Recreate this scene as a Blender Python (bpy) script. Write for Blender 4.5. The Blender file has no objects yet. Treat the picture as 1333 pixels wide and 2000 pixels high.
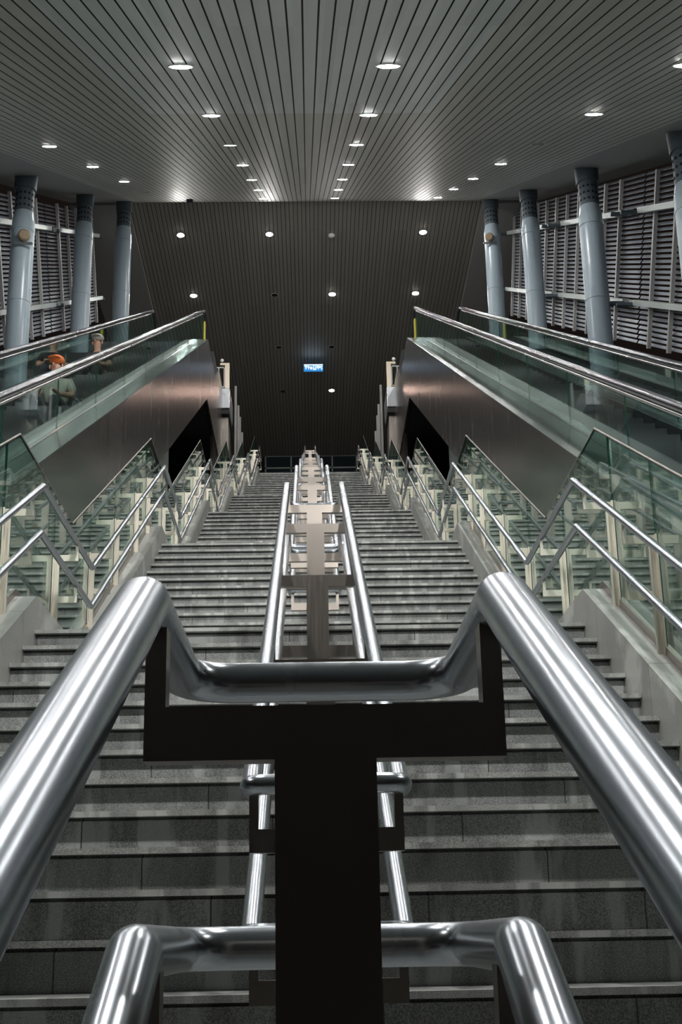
import bpy, math, random
from mathutils import Vector, Matrix
random.seed(7)
SC = bpy.context.scene
COL = SC.collection

# ------------------------------------------------------------------ camera
EYE = .666
FPX, YAW, PITCH, ROLL = 2439.73, 0.0252597, 0.2812324, -0.0196857   # focal length in pixels of the 2000 high frame
f = Vector((math.sin(YAW)*math.cos(PITCH), math.cos(YAW)*math.cos(PITCH), math.sin(PITCH)))
ri = Vector((math.cos(YAW), -math.sin(YAW), 0)); up = ri.cross(f)
R = ri*math.cos(ROLL)+up*math.sin(ROLL); U = -ri*math.sin(ROLL)+up*math.cos(ROLL)
cd = bpy.data.cameras.new('camera'); cam = bpy.data.objects.new('camera', cd); COL.objects.link(cam)
M4 = Matrix((R, U, -f)).transposed().to_4x4(); M4.translation = Vector((0, 0, EYE))
cam.matrix_world = M4
cd.sensor_fit = 'VERTICAL'; cd.sensor_height = 36; cd.lens = FPX*36/2000; cd.shift_y = 125.077/2000
cd.clip_start = 0.05; cd.clip_end = 300
SC.camera = cam
# ------------------------------------------------------------------ world, exposure, lamp strengths
w = bpy.data.worlds.new('night'); SC.world = w; w.use_nodes = True
w.node_tree.nodes['Background'].inputs[0].default_value = (0.0075, 0.0055, 0.0048, 1)
w.node_tree.nodes['Background'].inputs[1].default_value = 1.0
SC.view_settings.view_transform = 'Standard'; SC.view_settings.look = 'None'
SC.view_settings.gamma = 1; SC.view_settings.use_curve_mapping = False
SC.view_settings.exposure = 0.0
LAMP = 480.0
SC.cycles.max_bounces = 9; SC.cycles.diffuse_bounces = 5; SC.cycles.glossy_bounces = 5
SC.cycles.transparent_max_bounces = 24; SC.cycles.transmission_bounces = 6
SC.cycles.sample_clamp_indirect = 6.0; SC.cycles.caustics_reflective = True
SC.cycles.use_denoising = True

# ------------------------------------------------------------------ stair geometry (metres)
T, RZ, P, HL = .29415, .168, 6.1804, 2.52      # tread, riser, period along y, rise per flight
N = 15; YB = 3.4041                                    # bottom nosing of the first flight up
NX = 4                                        # extra steps of the top flight
SL = 0.5774                                   # slope of ceiling and escalators

S0 = -.01
# ------------------------------------------------------------------ materials
def mat(name, col=(.5,.5,.5), rough=.5, metal=0.0, spec=None, emis=None, estr=0):
    m = bpy.data.materials.new(name); m.use_nodes = True
    b = m.node_tree.nodes['Principled BSDF']
    b.inputs['Base Color'].default_value = (*col, 1); b.inputs['Roughness'].default_value = rough
    b.inputs['Metallic'].default_value = metal
    if spec is not None: b.inputs['Specular IOR Level'].default_value = spec
    if emis: b.inputs['Emission Color'].default_value = (*emis, 1); b.inputs['Emission Strength'].default_value = estr
    return m
class NT:
    def __init__(s, m): s.t = m.node_tree; s.b = s.t.nodes['Principled BSDF']
    def n(s, typ, **kw):
        nd = s.t.nodes.new(typ)
        for k, v in kw.items():
            if k in ('operation','blend_type','noise_dimensions','wave_type','bands_direction','feature','data_type'): setattr(nd, k, v)
            else: nd.inputs[int(k[1:]) if k[0]=='i' and k[1:].isdigit() else k].default_value = v
        return nd
    def l(s, a, b): s.t.links.new(a, b)
def mapped(nt, scale):
    g = nt.n('ShaderNodeNewGeometry'); mp = nt.n('ShaderNodeMapping'); mp.inputs['Scale'].default_value = scale
    nt.l(g.outputs['Position'], mp.inputs['Vector']); return mp.outputs['Vector']
def ramp(nt, src, stops):
    r = nt.n('ShaderNodeValToRGB'); nt.l(src, r.inputs[0]); e = r.color_ramp.elements
    while len(e) < len(stops): e.new(.5)
    for k, (p, c) in enumerate(stops): e[k].position = p; e[k].color = (c[0], c[1], c[2], 1) if hasattr(c, '__len__') else (c, c, c, 1)
    return r.outputs[0]
def mixc(nt, fac, a, b, typ='MIX'):
    x = nt.n('ShaderNodeMix', data_type='RGBA'); x.blend_type = typ
    if isinstance(fac, float): x.inputs[0].default_value = fac
    else: nt.l(fac, x.inputs[0])
    for s_, v in ((6, a), (7, b)):
        if isinstance(v, tuple): x.inputs[s_].default_value = (*v, 1)
        else: nt.l(v, x.inputs[s_])
    return x.outputs[2]
def granite(name, base, speck, joint=True, stain=0.5, rough=.45):
    m = mat(name, base, rough); nt = NT(m)
    v = mapped(nt, (1,1,1))
    n1 = nt.n('ShaderNodeTexNoise'); n1.inputs['Scale'].default_value = 260; n1.inputs['Detail'].default_value = 2; nt.l(v, n1.inputs['Vector'])
    lo = tuple(c*(1-speck) for c in base); hi = tuple(min(1, c*(1+speck*1.1)) for c in base)
    c = ramp(nt, n1.outputs[0], [(.36, lo), (.5, base), (.66, hi)])
    v2 = mapped(nt, (5, 1.5, 1.1)); n2 = nt.n('ShaderNodeTexNoise'); n2.inputs['Scale'].default_value = 1.6; n2.inputs['Detail'].default_value = 5; n2.inputs['Roughness'].default_value = .65; nt.l(v2, n2.inputs['Vector'])
    s = ramp(nt, n2.outputs[0], [(.38, 1-stain), (.52, 1.0), (.66, 1+0.0)])
    c = mixc(nt, 1.0, c, s, 'MULTIPLY')
    v3 = mapped(nt, (9, 2, 1.6)); n3 = nt.n('ShaderNodeTexNoise'); n3.inputs['Scale'].default_value = 1.1; n3.inputs['Detail'].default_value = 4; nt.l(v3, n3.inputs['Vector'])
    pale = ramp(nt, n3.outputs[0], [(.54, 0.0), (.62, .6)])
    c = mixc(nt, pale, c, tuple(min(1, x*1.7+.03) for x in base))
    if joint:
        g = nt.n('ShaderNodeNewGeometry'); sp = nt.n('ShaderNodeSeparateXYZ'); nt.l(g.outputs['Position'], sp.inputs[0])
        zi = nt.n('ShaderNodeMath', operation='DIVIDE', i1=RZ); nt.l(sp.outputs[2], zi.inputs[0])
        zf = nt.n('ShaderNodeMath', operation='FLOOR'); nt.l(zi.outputs[0], zf.inputs[0])
        zo = nt.n('ShaderNodeMath', operation='MULTIPLY', i1=0.37); nt.l(zf.outputs[0], zo.inputs[0])
        xd = nt.n('ShaderNodeMath', operation='DIVIDE', i1=0.78); nt.l(sp.outputs[0], xd.inputs[0])
        ad = nt.n('ShaderNodeMath', operation='ADD'); nt.l(xd.outputs[0], ad.inputs[0]); nt.l(zo.outputs[0], ad.inputs[1])
        fr = nt.n('ShaderNodeMath', operation='FRACT'); nt.l(ad.outputs[0], fr.inputs[0])
        lt = nt.n('ShaderNodeMath', operation='LESS_THAN', i1=0.007); nt.l(fr.outputs[0], lt.inputs[0])
        c = mixc(nt, lt.outputs[0], c, tuple(x*.25 for x in base))
        fl = nt.n('ShaderNodeMath', operation='FLOOR'); nt.l(ad.outputs[0], fl.inputs[0])
        cb = nt.n('ShaderNodeCombineXYZ'); nt.l(fl.outputs[0], cb.inputs[0]); nt.l(zf.outputs[0], cb.inputs[1])
        wn = nt.n('ShaderNodeTexWhiteNoise'); nt.l(cb.outputs[0], wn.inputs['Vector'])
        tv = ramp(nt, wn.outputs['Value'], [(0, .82), (1, 1.12)])
        c = mixc(nt, 1.0, c, tv, 'MULTIPLY')
    nt.l(c, nt.b.inputs['Base Color'])
    return m
def brushed(name, col, rough, scale=(2,2,60), amt=.12, metal=1.0, bump=0.0):
    m = mat(name, col, rough, metal); nt = NT(m)
    v = mapped(nt, scale); n1 = nt.n('ShaderNodeTexNoise'); n1.inputs['Scale'].default_value = 3; n1.inputs['Detail'].default_value = 4; nt.l(v, n1.inputs['Vector'])
    mr = nt.n('ShaderNodeMapRange'); mr.inputs['To Min'].default_value = max(.02, rough-amt); mr.inputs['To Max'].default_value = rough+amt
    nt.l(n1.outputs[0], mr.inputs['Value']); nt.l(mr.outputs[0], nt.b.inputs['Roughness'])
    if bump:
        bp = nt.n('ShaderNodeBump'); bp.inputs['Strength'].default_value = bump; bp.inputs['Distance'].default_value = .01
        nt.l(n1.outputs[0], bp.inputs['Height']); nt.l(bp.outputs[0], nt.b.inputs['Normal'])
    return m
M = {}
M['riser'] = granite('granite_riser', (.32,.33,.325), .5, True, .28, .5)
M['nose'] = granite('granite_nosing', (.44,.445,.43), .35, False, .3, .45)
M['tread'] = granite('granite_tread', (.20,.205,.20), .35, False, .3, .5)
M['landing'] = granite('granite_landing', (.27,.28,.27), .35, False, .3, .5)
M['curb'] = granite('pale_granite', (.36,.365,.345), .15, False, .15, .4)
_m = M['curb']; _n = NT(_m); _g = _n.n('ShaderNodeNewGeometry'); _s = _n.n('ShaderNodeSeparateXYZ'); _n.l(_g.outputs['Position'], _s.inputs[0])
_d = _n.n('ShaderNodeMath', operation='DIVIDE', i1=1.03); _n.l(_s.outputs[1], _d.inputs[0]); _f = _n.n('ShaderNodeMath', operation='FRACT'); _n.l(_d.outputs[0], _f.inputs[0])
_l = _n.n('ShaderNodeMath', operation='LESS_THAN', i1=.006); _n.l(_f.outputs[0], _l.inputs[0])
_o = _n.b.inputs['Base Color'].links[0].from_socket; _n.l(mixc(_n, _l.outputs[0], _o, (.12,.12,.11)), _n.b.inputs['Base Color'])
M['tube'] = brushed('polished_steel', (.53,.57,.62), .25, (9,2,2), .08, 1.0)
M['steel'] = brushed('brushed_steel', (.35,.315,.285), .36, (60,2,2), .08)
M['sidepost'] = brushed('side_brushed_steel', (.72,.67,.58), .40, (60,2,2), .08)
M['clad'] = brushed('mirror_cladding', (.56,.52,.515), .25, (2,2,.25), .07, 1.0, .03)
M['deck'] = brushed('deck_steel', (.55,.60,.58), .22, (3,1,1), .08, 1.0, .1)
M['fascia'] = brushed('fascia_steel', (.62,.64,.68), .3, (1,1,.6), .1, 1.0, .1)
M['dark'] = mat('black_paint', (.012,.012,.013), .6)
M['rubber'] = mat('black_rubber', (.02,.02,.022), .22, 0, .7)
M['handrail'] = brushed('escalator_handrail', (.10,.10,.12), .16, (1,1,1), .05, .75)
M['skirt'] = brushed('skirt_panel_steel', (.22,.22,.22), .3, (1,1,1), .08)
M['parapet'] = mat('parapet_grey', (.26,.25,.24), .5)
M['track'] = brushed('handrail_track', (.6,.58,.57), .25, (1,1,1), .08)
M['step'] = mat('escalator_step', (.05,.052,.055), .4, .6)
M['column'] = brushed('blue_grey_paint', (.36,.44,.50), .28, (1,1,.2), .06, 0.0)
M['colhead'] = mat('grey_column_head', (.095,.12,.14), .45)
M['hole'] = mat('hole_black', (.01,.01,.01), .8)
M['louvre'] = mat('louvre_blade', (.27,.295,.34), .42, .3)
M['mullion'] = mat('louvre_mullion', (.52,.51,.50), .45, .2)
M['rail'] = mat('louvre_rail', (.55,.60,.58), .4, .3)
M['wall'] = mat('dark_wall', (.010,.009,.009), .8)
M['frame'] = mat('window_frame', (.36,.40,.38), .4, .5)
M['pane'] = mat('night_pane', (.006,.02,.028), .08)
M['beige'] = mat('beige_steel', (.62,.54,.43), .35, .7)
M['greyrail'] = mat('gate_grey', (.35,.36,.36), .4, .7)
M['yellow'] = mat('yellow_brush', (.55,.42,.02), .5)
M['brass'] = mat('brown_cone', (.34,.26,.17), .4, .3)
M['white'] = mat('white_plastic', (.8,.8,.8), .4)
M['trim'] = mat('lamp_trim', (.7,.7,.7), .35)
M['lens'] = mat('lamp_lens', (1,1,1), .4, emis=(1.0,.985,.955), estr=LAMP)
M['lensg'] = mat('lamp_lens_dim', (1,1,1), .4, emis=(.85,1.0,.72), estr=2.0)
M['lenswarm'] = mat('lamp_lens_warm', (1,1,1), .4, emis=(1.0,.70,.58), estr=LAMP*.3)
M['lensoff'] = mat('lamp_lens_off', (.02,.02,.02), .3)
M['signblue'] = mat('sign_blue', (.02,.1,.3), .4, emis=(.03,.20,.50), estr=1.3)
M['signwhite'] = mat('sign_white', (.8,.8,.8), .4, emis=(.75,.9,1), estr=2.0)
# ceiling slats: satin painted metal with faint plank to plank tone
def ceilmat(name, base, rough):
    m = mat(name, base, rough, .35); nt = NT(m)
    g = nt.n('ShaderNodeNewGeometry'); sp = nt.n('ShaderNodeSeparateXYZ'); nt.l(g.outputs['Position'], sp.inputs[0])
    a = nt.n('ShaderNodeMath', operation='ADD', i1=50.01); nt.l(sp.outputs[0], a.inputs[0])
    d = nt.n('ShaderNodeMath', operation='DIVIDE', i1=.13); nt.l(a.outputs[0], d.inputs[0]); fl = nt.n('ShaderNodeMath', operation='FLOOR'); nt.l(d.outputs[0], fl.inputs[0])
    y = nt.n('ShaderNodeMath', operation='DIVIDE', i1=4.45); nt.l(sp.outputs[1], y.inputs[0]); yf = nt.n('ShaderNodeMath', operation='FLOOR'); nt.l(y.outputs[0], yf.inputs[0])
    cb = nt.n('ShaderNodeCombineXYZ'); nt.l(fl.outputs[0], cb.inputs[0]); nt.l(yf.outputs[0], cb.inputs[1])
    wn = nt.n('ShaderNodeTexWhiteNoise'); nt.l(cb.outputs[0], wn.inputs['Vector'])
    tv = ramp(nt, wn.outputs['Value'], [(0, .93), (1, 1.05)])
    c = mixc(nt, 1.0, base, tv, 'MULTIPLY')
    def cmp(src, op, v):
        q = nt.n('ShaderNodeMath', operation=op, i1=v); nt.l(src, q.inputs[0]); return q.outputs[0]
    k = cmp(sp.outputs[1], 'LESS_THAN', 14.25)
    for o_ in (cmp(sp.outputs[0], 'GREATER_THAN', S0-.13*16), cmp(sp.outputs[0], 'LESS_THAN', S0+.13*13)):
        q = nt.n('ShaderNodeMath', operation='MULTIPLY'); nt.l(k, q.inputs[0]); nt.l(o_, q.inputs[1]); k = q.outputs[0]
    c2_ = mixc(nt, 1.0, c, (1.0, 1.03, 1.05), 'MULTIPLY'); c3_ = mixc(nt, 1.0, c, (.86, .835, .78), 'MULTIPLY')   # lighter, bluer plank lengths between the middle rows, browner elsewhere
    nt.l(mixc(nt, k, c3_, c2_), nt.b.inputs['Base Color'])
    return m
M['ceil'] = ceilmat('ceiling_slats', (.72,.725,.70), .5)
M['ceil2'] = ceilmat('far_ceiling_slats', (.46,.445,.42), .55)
M['soffit'] = mat('smooth_soffit', (.36,.35,.335), .5)
M['gap'] = mat('slat_gap', (.05,.045,.04), .7)
def glassmat(name, tint, ior=1.5, rough=0.0):
    m = bpy.data.materials.new(name); m.use_nodes = True; t = m.node_tree; t.nodes.clear()
    o = t.nodes.new('ShaderNodeOutputMaterial'); mx = t.nodes.new('ShaderNodeMixShader'); fr = t.nodes.new('ShaderNodeFresnel'); fr.inputs[0].default_value = ior
    tr = t.nodes.new('ShaderNodeBsdfTransparent'); tr.inputs[0].default_value = (*tint, 1); gl = t.nodes.new('ShaderNodeBsdfGlossy'); gl.inputs['Roughness'].default_value = rough
    gl.inputs['Color'].default_value = (.92,1,.97,1)
    ge = t.nodes.new('ShaderNodeNewGeometry'); mr = t.nodes.new('ShaderNodeMapRange'); mr.inputs['To Min'].default_value = ior; mr.inputs['To Max'].default_value = 1/ior
    t.links.new(ge.outputs['Backfacing'], mr.inputs['Value']); t.links.new(mr.outputs[0], fr.inputs[0])   # thin sheet: both faces reflect as seen from air
    t.links.new(fr.outputs[0], mx.inputs[0]); t.links.new(tr.outputs[0], mx.inputs[1]); t.links.new(gl.outputs[0], mx.inputs[2]); t.links.new(mx.outputs[0], o.inputs[0])
    return m
M['glass'] = glassmat('railing_glass', (.84,.94,.905), 1.85)
M['glassesc'] = glassmat('escalator_glass', (.80,.90,.885), 1.6)
M['glassedge'] = mat('glass_edge', (.01,.07,.045), .15)

# ------------------------------------------------------------------ mesh helpers
class MB:
    def __init__(s): s.v = []; s.f = []; s.m = []; s.mats = []; s.sm = []
    def mi(s, m):
        if m not in s.mats: s.mats.append(m)
        return s.mats.index(m)
    def add(s, vs, fs, m, smooth=False):
        o = len(s.v); s.v += [tuple(v) for v in vs]; k = s.mi(m)
        for q in fs: s.f.append([o+i for i in q]); s.m.append(k); s.sm.append(smooth)
    def box(s, x0, x1, y0, y1, z0, z1, m):
        s.hexa([(x0,y0,z0),(x1,y0,z0),(x1,y1,z0),(x0,y1,z0),(x0,y0,z1),(x1,y0,z1),(x1,y1,z1),(x0,y1,z1)], m)
    def hexa(s, vs, m):
        s.add(vs, [(0,3,2,1),(4,5,6,7),(0,1,5,4),(1,2,6,5),(2,3,7,6),(3,0,4,7)], m)
    def xprism(s, poly, x0, x1, m, mside=None):
        # poly: (y,z) list extruded along x
        n = len(poly); a = sum(poly[i][0]*poly[(i+1)%n][1]-poly[(i+1)%n][0]*poly[i][1] for i in range(n))
        if a < 0: poly = poly[::-1]
        vs = [(x0,y,z) for y,z in poly]+[(x1,y,z) for y,z in poly]
        if x1 < x0: vs = [(x1,y,z) for y,z in poly]+[(x0,y,z) for y,z in poly]
        s.add(vs, [tuple(range(n))[::-1], tuple(range(n, 2*n))], m)
        s.add(vs, [(i, (i+1)%n, n+(i+1)%n, n+i) for i in range(n)], mside or m)
    def cyl(s, p0, p1, r0, r1, m, n=20, cap=True, smooth=True):
        p0, p1 = Vector(p0), Vector(p1); d = (p1-p0).normalized()
        a = d.cross(Vector((0,0,1)) if abs(d.z) < .9 else Vector((1,0,0))).normalized(); b = d.cross(a)
        vs = []
        for p, r in ((p0, r0), (p1, r1)):
            for i in range(n):
                t = 2*math.pi*i/n; vs.append(p+a*(r*math.cos(t))+b*(r*math.sin(t)))
        s.add(vs, [(i, n+i, n+(i+1)%n, (i+1)%n) for i in range(n)], m, smooth)
        if cap: s.add(vs, [tuple(range(n)), tuple(range(n, 2*n))[::-1]], m)
    def tube(s, path, r, m, n=20, closed=False, cap=True):
        P_ = [Vector(p) for p in path]; k = len(P_); rings = []
        def tan(i):
            if closed: return (P_[(i+1)%k]-P_[i-1]).normalized()
            if i == 0: return (P_[1]-P_[0]).normalized()
            if i == k-1: return (P_[-1]-P_[-2]).normalized()
            return ((P_[i+1]-P_[i]).normalized()+(P_[i]-P_[i-1]).normalized()).normalized()
        t0 = tan(0); a = t0.cross(Vector((0,0,1)))
        if a.length < .1: a = t0.cross(Vector((1,0,0)))
        a.normalize(); prev = t0
        for i in range(k):
            t = tan(i); q = prev.rotation_difference(t); a = q @ a; a = (a-t*a.dot(t)).normalized(); b = t.cross(a); prev = t
            rings.append([P_[i]+a*(r*math.cos(2*math.pi*j/n))+b*(r*math.sin(2*math.pi*j/n)) for j in range(n)])
        vs = [v for rg in rings for v in rg]; fs = []
        off = 0
        if closed:
            best = min(range(n), key=lambda j: (rings[0][j]-rings[-1][0]).length); off = best
        for i in range(k-1 if not closed else k):
            i2 = (i+1)%k; o = off if (closed and i == k-1) else 0
            for j in range(n): fs.append((i*n+j, i*n+(j+1)%n, i2*n+(j+1+o)%n, i2*n+(j+o)%n))
        s.add(vs, fs, m, True)
        if cap and not closed: s.add(vs, [tuple(range(n))[::-1], tuple((k-1)*n+j for j in range(n))], m)
    def ellipsoid(s, c, r, m, nu=16, nv=10, top=1.0):
        vs = []; fs = []
        for j in range(nv+1):
            ph = -math.pi/2+math.pi*j/nv
            for i in range(nu):
                t = 2*math.pi*i/nu; vs.append((c[0]+r[0]*math.cos(ph)*math.cos(t), c[1]+r[1]*math.cos(ph)*math.sin(t), c[2]+r[2]*math.sin(ph)))
        for j in range(nv):
            for i in range(nu): fs.append((j*nu+i, j*nu+(i+1)%nu, (j+1)*nu+(i+1)%nu, (j+1)*nu+i))
        s.add(vs, fs, m, True)
    def mesh(s, name):
        me = bpy.data.meshes.new(name); me.from_pydata(s.v, [], s.f)
        for mm in s.mats: me.materials.append(mm)
        for p, k, q in zip(me.polygons, s.m, s.sm): p.material_index = k; p.use_smooth = q
        me.update(); return me
    def build(s, name, parent=None, bevel=0, loc=None):
        o = link(name, s.mesh(name), parent, loc)
        if bevel:
            b = o.modifiers.new('bevel', 'BEVEL'); b.width = bevel; b.segments = 2; b.limit_method = 'ANGLE'
        return o
def link(name, me, parent=None, loc=None):
    o = bpy.data.objects.new(name, me); COL.objects.link(o)
    if parent: o.parent = parent
    if loc is not None: o.location = loc
    return o
def tag(o, label, cat, group=None, kind=None):
    if label: o['label'] = label
    if cat: o['category'] = cat
    if group: o['group'] = group
    if kind: o['kind'] = kind
    return o
def thing(name, label, cat, loc=(0,0,0), group=None):
    o = bpy.data.objects.new(name, None); COL.objects.link(o); o.location = loc; o.empty_display_size = .2
    return tag(o, label, cat, group)
def copy_tree(o, parent=None):
    c = o.copy(); COL.objects.link(c); c.parent = parent
    for ch in list(o.children): copy_tree(ch, c)
    return c
def struct(o, label=None):
    o['kind'] = 'structure'
    if label: o['label'] = label
    return o
def rounded(pts, rads, closed=False, seg=6):
    """polyline with its corners replaced by arcs"""
    out = []; n = len(pts); pts = [Vector(p) for p in pts]
    for i in range(n):
        r = rads[i]
        if (not closed and i in (0, n-1)) or r == 0: out.append(pts[i]); continue
        p, a, b = pts[i], pts[i-1], pts[(i+1)%n]
        u = (a-p).normalized(); v = (b-p).normalized(); ang = u.angle(v); tl = r/math.tan(ang/2)
        tl = min(tl, (a-p).length*.49, (b-p).length*.49); rr = tl*math.tan(ang/2)
        c = p+(u+v).normalized()*(rr/math.sin(ang/2)); s0 = p+u*tl-c; s1 = p+v*tl-c
        tot = s0.angle(s1); ax = s0.cross(s1).normalized()
        for k in range(seg+1): out.append(c+Matrix.Rotation(tot*k/seg, 3, ax) @ s0)
    return out
ORD = ['first', 'second', 'third', 'fourth', 'fifth', 'sixth', 'seventh', 'eighth', 'ninth', 'tenth']

# ------------------------------------------------------------------ room shell
PIT, S0 = .13, -.01
ZC = 2.964                                    # ceiling height at y=0
YR, ZRIDGE = 34.0, ZC+SL*34.0
DOWN = -0.05
YEND = 53.0
def slats(x0, x1, pa, pb, m):
    """underside of boarded ceiling between two (y,z) lines"""
    mb = MB(); (ya, za), (yb, zb) = pa, pb; k0 = math.ceil((x0-S0)/PIT); k1 = math.floor((x1-S0)/PIT)
    prof = [(x0, 0)]
    for k in range(k0, k1+1):
        x = S0+k*PIT; prof += [(x-.008, 0), (x-.006, .022), (x+.006, .022), (x+.008, 0)]
    prof.append((x1, 0)); n = len(prof)
    vs = [(x, ya, za+h) for x, h in prof]+[(x, yb, zb+h) for x, h in prof]
    fs = [(i, i+1, n+i+1, n+i) for i in range(n-1)]
    for i, q in enumerate(fs): mb.add([vs[j] for j in q], [(3,2,1,0)], m if prof[i][1] == 0 and prof[i+1][1] == 0 else M['gap'])
    # roof body above
    mb.add([(x0,ya,za+.05),(x1,ya,za+.05),(x1,yb,zb+.05),(x0,yb,zb+.05),(x0,ya,za+.25),(x1,ya,za+.25),(x1,yb,zb+.25),(x0,yb,zb+.25)],
           [(0,3,2,1),(4,5,6,7),(0,1,5,4),(1,2,6,5),(2,3,7,6),(3,0,4,7)], M['gap'])
    return mb
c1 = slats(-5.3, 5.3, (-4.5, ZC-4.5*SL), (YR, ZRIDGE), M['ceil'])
for sx in (-1, 1):
    for z in (0,):
        y0, y1 = -4.5, YR
        vs = [(sx*5.3,y0,ZC+y0*SL),(sx*7.3,y0,ZC+y0*SL),(sx*7.3,y1,ZRIDGE),(sx*5.3,y1,ZRIDGE)]
        if sx < 0: vs = vs[::-1]
        c1.hexa([vs[0],vs[1],vs[2],vs[3]]+[(a,b,c+.25) for a,b,c in vs], M['soffit'])
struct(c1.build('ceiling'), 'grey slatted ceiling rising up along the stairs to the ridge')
ZE = ZRIDGE+DOWN*(YEND-YR)
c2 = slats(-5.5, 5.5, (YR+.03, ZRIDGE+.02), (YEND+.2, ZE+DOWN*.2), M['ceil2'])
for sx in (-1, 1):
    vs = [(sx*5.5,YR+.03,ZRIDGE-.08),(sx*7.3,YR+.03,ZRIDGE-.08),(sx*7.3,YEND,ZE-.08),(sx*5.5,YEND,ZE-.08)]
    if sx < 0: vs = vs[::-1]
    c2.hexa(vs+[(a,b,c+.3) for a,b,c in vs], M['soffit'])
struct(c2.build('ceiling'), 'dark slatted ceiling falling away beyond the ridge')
ZT = N*6*RZ+NX*RZ                            # top floor
YT = YB+(N-1)*T+5*P+NX*T                         # top nosing of top flight
# walls outside the louvres and below them
for sx, nm in ((-1, 'wall_left'), (1, 'wall_right')):
    mb = MB(); x = sx*7.05
    mb.xprism([(-6, -6), (YEND+.2, -6), (YEND+.2, 21), (39.5, 21), (6, ZC-4.1+SL*6), (-6, ZC-4.1+SL*-6)], x, x+sx*.2, M['wall'])
    struct(mb.build(nm))
mb = MB(); mb.box(-7.3, 7.3, YEND+.02, YEND+.3, ZT-.5, 23.5, M['wall']); struct(mb.build('wall_back'))
mb = MB(); mb.box(-7.0, 7.0, YT, YEND, ZT-.4, ZT, M['landing']); struct(mb.build('floor'), 'upper concourse floor at the head of the stairs')
for sx in (-1, 1):
    mb = MB(); mb.box(min(sx*2.36, sx*7.0), max(sx*2.36, sx*7.0), 28.6, YT-.01, 14.4, 14.84, M['dark']); struct(mb.build('floor'), 'slab at the head of the %s escalator' % ('left' if sx < 0 else 'right'))
mb = MB(); mb.box(-7, 7, 1.15, YB+.04, -.3, 0, M['landing']); struct(mb.build('floor'), 'lower landing between the near rail and the first riser')
mb = MB(); mb.box(-7, -2.32, YB+.05, YEND, -.3, 0, M['dark']); mb.box(2.32, 7, YB+.05, YEND, -.3, 0, M['dark']); struct(mb.build('floor'), 'dark ground under the escalators')
# window band of the back wall
zb0, zb1 = .666+.3845*YEND, .666+.3965*YEND
mb = MB()
for x in (-1.98, -.82, .10, 1.04, 2.14): mb.box(x-.03, x+.03, YEND-.08, YEND+.02, zb0-1.2, zb1, M['frame'])
mb.box(-2.01, 2.17, YEND-.08, YEND+.02, zb1-.05, zb1+.03, M['frame']); mb.box(-2.01, 2.17, YEND-.08, YEND+.02, zb0, zb0+.07, M['frame'])
win = struct(mb.build('window_1'), 'dark window band at the head of the stairs')
for a, b in ((-1.95,-.85), (-.79,.07), (.13,1.01), (1.07,2.11)):
    q = MB(); q.box(a, b, YEND-.03, YEND+.01, zb0-1.2, zb1-.05, M['pane']); q.build('pane', win)

# ------------------------------------------------------------------ stairs
def flight(n, label, j):
    y0 = YB+(j-1)*P; z0 = (j-1)*HL
    t = thing('stair_flight', label, 'stairs', (0, y0, z0), 'granite stair flights')
    return t
step_me = []
def step_mesh(seedz):
    mb = MB()
    mb.box(-1.705, 1.705, .040, T+.05, 0, RZ-.036, M['riser']); mb.box(-1.705, 1.705, .066, T+.05, RZ-.036, RZ-.023, M['riser'])
    mb.box(-1.705, 1.705, 0, .035, RZ-.023, RZ, M['nose']); mb.box(-1.705, 1.705, .035, T+.05, RZ-.023, RZ-.0005, M['tread'])
    return mb.mesh('step')
SM = step_mesh(0)
LM = MB(); LM.box(-2.3, 2.3, 0, 2.10, -.25, -.0005, M['landing']); LM = LM.mesh('landing')
names = ['flight of granite stairs nearest the camera, below the lowest landing seen edge-on', 'granite stair flight second up from the camera', 'granite stair flight third up from the camera',
         'granite stair flight fourth up from the camera', 'granite stair flight fifth up from the camera', 'topmost granite stair flight, reaching the dark window band']
for j in range(1, 7):
    n = N+(NX if j == 6 else 0); t = flight(n, names[j-1], j)
    for k in range(n):
        o = link('step', SM, t, (0, k*T, k*RZ))
    if j < 6:
        link('landing', LM, t, (0, N*T-.29415+.01+.28, N*RZ))
# flight that drops away under the camera
t = thing('stair_flight', 'granite stair flight dropping away below the near handrail', 'stairs', (0, 1.16-N*T, -HL), 'granite stair flights')
for k in range(N): link('step', SM, t, (0, k*T-.05, k*RZ-.002))

# sloping stone curbs along both sides of every flight
def curb_mesh(sx, n, j):
    """one continuous piece per flight: level beside the landing before it, then rising, level again to the next"""
    mb = MB(); top = (n-1)*T; zt = n*RZ; a = (top, zt+.215); v = a[0]-(zt)/.571
    end = top+(P-(N-1)*T) + (N-1)*T-(N*RZ)/.571 - .004
    if n > N: end = top+1.5
    st = v if j > 1 else -1.7
    poly = [(st, .0), (st, .215)]+([(v, .215)] if j == 1 else [])+[a, (end, zt+.215), (end, zt-.001), (top+.05, zt-.02), (top+.05, 0)]
    x0, x1 = (sx*1.706, sx*1.90)
    mb.xprism(poly, min(x0, x1), max(x0, x1), M['curb'])
    return mb.mesh('stair_curb')
cap_side = {-1: 'left', 1: 'right'}
for sx in (-1, 1):
    cms = {j: curb_mesh(sx, N+(NX if j == 6 else 0), j) for j in (1, 2, 6)}
    for j in range(1, 7):
        o = link('stair_curb', cms[j if j in (1, 6) else 2], None, (0, YB+(j-1)*P, (j-1)*HL))
        pos = 'the flight nearest the camera' if j == 1 else ('the topmost flight' if j == 6 else 'the %s flight up from the camera' % ORD[j-1])
        tag(o, 'sloping pale stone curb on the %s of %s' % (cap_side[sx], pos), 'curb', 'stone curbs beside the stairs')
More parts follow.
